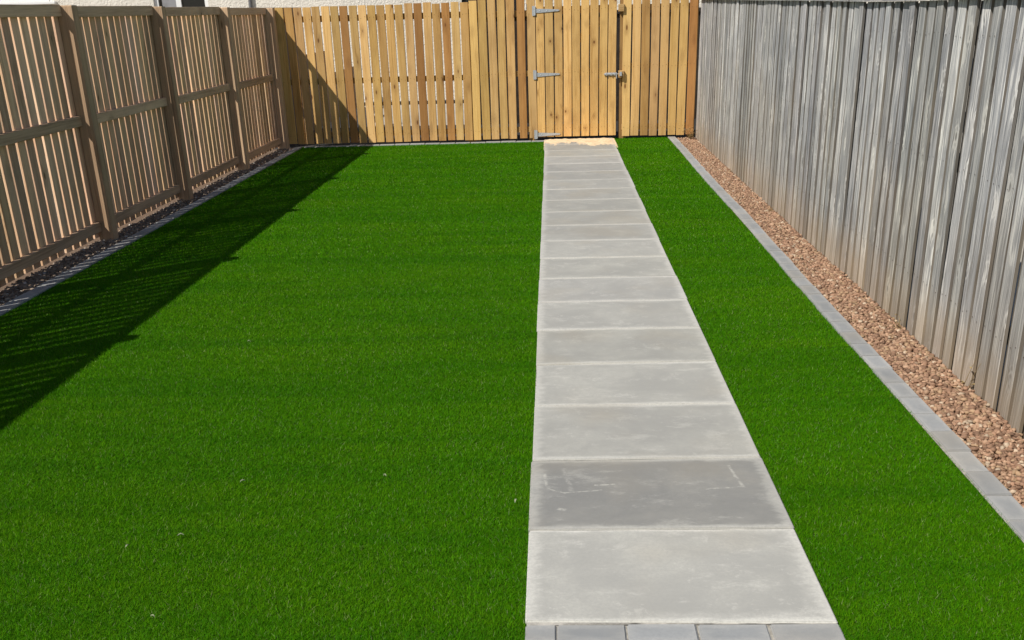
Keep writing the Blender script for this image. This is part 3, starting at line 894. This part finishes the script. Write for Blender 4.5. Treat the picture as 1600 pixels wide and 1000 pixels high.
add('wall', wall_with_holes(-15.5, 7.5, -0.06, 5.0, WINS, 0.14), hs)
add('plinth', box_mesh('plinth', 23.0, 0.03, 0.06, mat_plain('dark_plinth', (0.05, 0.045, 0.04), 0.9), 0.004), hs, (-4.0, -0.018, -0.055))
for wi, (a, b, c, d_) in enumerate(WINS[:2]):
    W2, H2, xm = b - a, d_ - c, (a + b) / 2
    wn_ = add('window', box_mesh('pane', W2 - 0.1, 0.02, H2 - 0.1, M_glass if wi else M_blind, 0.002), hs, (xm, 0.10, c + 0.05))
    fv = box_mesh('frame_upright', 0.07 if wi == 0 else 0.085, 0.06, H2, M_upvc, 0.004)
    fh = box_mesh('frame_bar', W2 - 0.17, 0.055, 0.07, M_upvc, 0.004)
    add('frame', fv, wn_, (-W2 / 2 + 0.036, -0.02, -0.05)); add('frame', fv, wn_, (W2 / 2 - 0.036, -0.02, -0.05))
    add('frame', fh, wn_, (0, -0.02, -0.05)); add('frame', fh, wn_, (0, -0.02, H2 - 0.12))
    if wi:
        add('mullion', box_mesh('mullion', 0.10, 0.05, H2 - 0.15, M_upvc, 0.004), wn_, (-0.06, -0.018, 0.03))
        add('curtain', box_mesh('curtain', 0.33, 0.012, H2 - 0.2, mat_plain('grey_curtain', (0.28, 0.28, 0.29), 0.9), 0.003), wn_, (-0.22, -0.018, 0.04))
    add('sill', box_mesh('sill', W2 + 0.16, 0.14, 0.045, M_upvc if wi == 0 else M_render, 0.006), wn_, (0, -0.125, -0.097))
a, b, c, d_ = WINS[2]
dr_ = add('door', box_mesh('door_leaf', b - a - 0.01, 0.05, d_ - c - 0.01, M_darkdoor, 0.004), hs, ((a + b) / 2, 0.09, c + 0.002))
add('handle', box_mesh('door_handle', 0.03, 0.05, 0.13, M_steel, 0.006), dr_, (0.45, -0.05, 1.0))
bm = bmesh.new(); bmesh.ops.create_cone(bm, cap_ends=True, segments=12, radius1=0.034, radius2=0.034, depth=5.0)
dp = bpy.data.meshes.new('downpipe'); bm.to_mesh(dp); bm.free(); dp.materials.append(M_pipe)
add('downpipe', dp, hs, (-5.60, -0.045, 2.45))
bm = bmesh.new()
v = [bm.verts.new(p) for p in ((-15.9, -0.45, 4.85), (7.9, -0.45, 4.85), (7.9, 3.5, 7.6), (-15.9, 3.5, 7.6), (-15.9, 7.4, 4.85), (7.9, 7.4, 4.85),
                               (-15.9, -0.45, 4.70), (7.9, -0.45, 4.70), (7.9, 7.4, 4.70), (-15.9, 7.4, 4.70))]
for q in ((0, 1, 2, 3), (3, 2, 5, 4), (6, 7, 1, 0), (4, 5, 8, 9), (6, 9, 8, 7), (0, 3, 4, 9, 6), (1, 7, 8, 5, 2)):
    bm.faces.new([v[i] for i in q])
bmesh.ops.recalc_face_normals(bm, faces=bm.faces[:])
rm_ = bpy.data.meshes.new('roof'); bm.to_mesh(rm_); bm.free(); rm_.materials.append(M_roof)
add('roof', rm_, hs, (0, 0, 0.35))

# low dark wall glimpsed through the gaps of the gate
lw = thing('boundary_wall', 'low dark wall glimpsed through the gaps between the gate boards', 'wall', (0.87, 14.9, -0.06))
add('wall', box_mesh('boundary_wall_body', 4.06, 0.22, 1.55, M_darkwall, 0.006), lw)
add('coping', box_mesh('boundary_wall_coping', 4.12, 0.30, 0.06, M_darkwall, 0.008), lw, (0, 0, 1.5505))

# the left boundary runs on beyond the back fence, first tall, then low
ef = thing('lane_fence', 'dark boarding beyond the back fence, glimpsed through its leftmost gaps', 'fence', (-3.66, 12.2, -0.06))
for i in range(22):
    hgt = 1.78 if i < 7 else (1.12 if i < 14 else 0.75)
    o = add('board', box_mesh('lane_board_%d' % int(hgt * 100), 0.02, 0.29, hgt, M_lfence, 0.003) if i in (0, 7, 14) else o.data, ef, (rnd.uniform(-.003, .003), 0.15 + i * 0.2925, 0), tint=(0.45, 0.42, 0.4))

# ------------------------------------------------------------------ small things
# sand spilt at the far end of the path
nx, ny = 60, 54
sx = np.linspace(-0.01, 0.925, nx); sy = np.linspace(11.0, 11.985, ny)
idx = {}
V, Fc = [], []
ph = rng.random(8) * 6.28


def sand_h(x, y):
    e = 11.27 + 0.12 * math.sin(x * 6 + ph[0]) + 0.08 * math.sin(x * 15 + ph[1]) + 0.04 * math.sin(x * 37 + ph[2]) + (0.10 if x < 0.3 else -0.02)
    e += 0.05 * math.sin(x * 73 + ph[5]) * math.sin(x * 29 + ph[6])
    m = min(1.0, (y - e) / 0.30)
    n = 0.35 + 0.65 * (0.5 + 0.25 * math.sin(x * 23 + ph[3] + 4 * y) + 0.25 * math.sin(y * 31 + ph[4] + 5 * x))
    side = min(1.0, max(0.0, min(x + 0.01, 0.925 - x) / 0.08))
    return -0.005 + 0.0125 * m * (0.5 + 0.6 * n) * (0.35 + 0.65 * side) + 0.0022 * math.sin(x * 61 + y * 47) + 0.0018 * math.sin(x * 37 - y * 71)


for j in range(ny):
    for i in range(nx):
        V.append((sx[i], sy[j], max(-0.02, sand_h(sx[i], sy[j]))))
for j in range(ny - 1):
    for i in range(nx - 1):
        Fc.append((j * nx + i, j * nx + i + 1, (j + 1) * nx + i + 1, (j + 1) * nx + i))
tag(add('spilled_sand', me_from('spilled_sand', V, Fc, [M_sand], smooth=True)), 'pale orange sand spilled over the path end at the foot of gate', 'sand', kind='stuff')


def weed(label, loc, n, ln, spread, seed, lean=(0, 0)):
    rr = random.Random(seed)
    e = thing('dried_weed', label, 'weed', loc, 0, 'dry weeds at the foot of the grey fence')
    for s in range(n):
        L = ln * rr.uniform(0.5, 1.0); a = rr.uniform(0, 6.283); sp_ = spread * rr.uniform(0.3, 1.0)
        Vv, Ff = [], []
        segs = 5
        for i in range(segs + 1):
            t_ = i / segs
            r_ = 0.0022 * (1 - 0.7 * t_)
            px = (math.cos(a) * sp_ + lean[0]) * t_ ** 1.6 * L + 0.006 * math.sin(3 * t_ + s)
            py_ = (math.sin(a) * sp_ + lean[1]) * t_ ** 1.6 * L
            pz = L * (t_ - 0.35 * sp_ * t_ ** 2)
            for q in range(3):
                Vv.append((px + r_ * math.cos(q * 2.094), py_ + r_ * math.sin(q * 2.094), pz))
        for i in range(segs):
            for q in range(3):
                q2 = (q + 1) % 3
                Ff.append((i * 3 + q, i * 3 + q2, (i + 1) * 3 + q2, (i + 1) * 3 + q))
        # a few curled leaves on the stalk
        for lf_ in range(3):
            b = 3 * rr.randrange(1, segs + 1); bx, by, bz = Vv[b]
            th = rr.uniform(0, 6.283); ll = L * rr.uniform(0.12, 0.28); wv = ll * 0.22
            cx, sx_ = math.cos(th), math.sin(th); i0 = len(Vv)
            Vv += [(bx, by, bz), (bx + cx * ll * .5 - sx_ * wv, by + sx_ * ll * .5 + cx * wv, bz + ll * .25), (bx + cx * ll, by + sx_ * ll, bz + ll * 0.05), (bx + cx * ll * .5 + sx_ * wv, by + sx_ * ll * .5 - cx * wv, bz + ll * .2)]
            Ff.append((i0, i0 + 1, i0 + 2, i0 + 3))
        add('stalk', me_from('stalk', Vv, Ff, [M_straw]), e, (rr.uniform(-.02, .02), rr.uniform(-.02, .02), 0))
    return e


weed('brown dried weed in the far corner where grey fence meets pale boards', (1.93, 11.83, -0.03), 22, 0.20, 0.9, 1, (-0.2, -0.1))
weed('dry straw stalk leaning on the nearer grey boards above the gravel', (1.972, 2.02, -0.03), 2, 0.20, 0.12, 2, (0.0, -0.45))
weed('small dry tuft at the foot of the grey fence, beyond the leaning stalk', (1.97, 2.98, -0.03), 7, 0.09, 0.8, 3)
weed('tiny dark weed at the far foot of the grey fence', (1.965, 6.55, -0.03), 9, 0.08, 0.7, 4)


def scrap(label, loc, ln, wd, rz, seed):
    rr = random.Random(seed)
    Vv, Ff = [], []
    n = 5
    for i in range(n + 1):
        t_ = i / n; hw = wd * (math.sin(math.pi * (0.12 + 0.8 * t_))) / 2
        z = 0.006 * math.sin(math.pi * t_) + rr.uniform(-.001, .001)
        for (s, dz) in ((-1, 0.002), (0, 0), (1, 0.002)):
            Vv.append(((t_ - .5) * ln, s * hw, z + dz)); 
        for (s, dz) in ((-1, 0.001), (0, -0.001), (1, 0.001)):
            Vv.append(((t_ - .5) * ln, s * hw, z + dz - 0.0008))
    for i in range(n):
        for q in range(2):
            a_ = i * 6 + q; Ff.append((a_, a_ + 1, a_ + 7, a_ + 6)); b_ = a_ + 3; Ff.append((b_ + 1, b_, b_ + 6, b_ + 7))
        Ff.append((i * 6, i * 6 + 6, i * 6 + 9, i * 6 + 3)); Ff.append((i * 6 + 2, i * 6 + 5, i * 6 + 11, i * 6 + 8))
    o = add('leaf_scrap', me_from('leaf_scrap', Vv, Ff, [M_white_scrap]), None, loc, (rr.uniform(-.3, .3), rr.uniform(-.2, .2), rz))
    return tag(o, label, 'leaf', 'pale scraps lying on the turf')


SCR = [((238, 961), 0.020, 0.006, -0.5, 'small white scrap nearest the bottom edge on left turf'), ((282, 834), 0.026, 0.008, 0.1, 'pale flat scrap on turf, second nearest on left lawn'),
       ((198, 851), 0.020, 0.010, 1.2, 'pale curled scrap on turf furthest left'), ((379, 750), 0.024, 0.010, 0.5, 'pale leaf scrap in the middle of the left turf'),
       ((601, 741), 0.022, 0.008, -0.8, 'pale leaf scrap midway between left lawn centre and the path'), ((806, 780), 0.026, 0.012, 1.3, 'pale leaf scrap lying on turf right beside the path edge'),
       ((389, 532), 0.020, 0.010, 0.2, 'tiny pale scrap on turf beyond the others near the fence shadow')]


def ground_at(u, v_, z=0.012):
    dv = right * ((u - 800) / F) - up * ((v_ - 738.9) / F) + fwd
    o = M.translation
    t_ = (z - o.z) / dv.z
    return o + dv * t_


for i, (px, ln, wd, rz, lab) in enumerate(SCR):
    g_ = ground_at(*px)
    scrap(lab, (round(g_.x, 3), round(g_.y, 3), 0.006), ln * 0.85, wd * 0.6, rz, 40 + i)
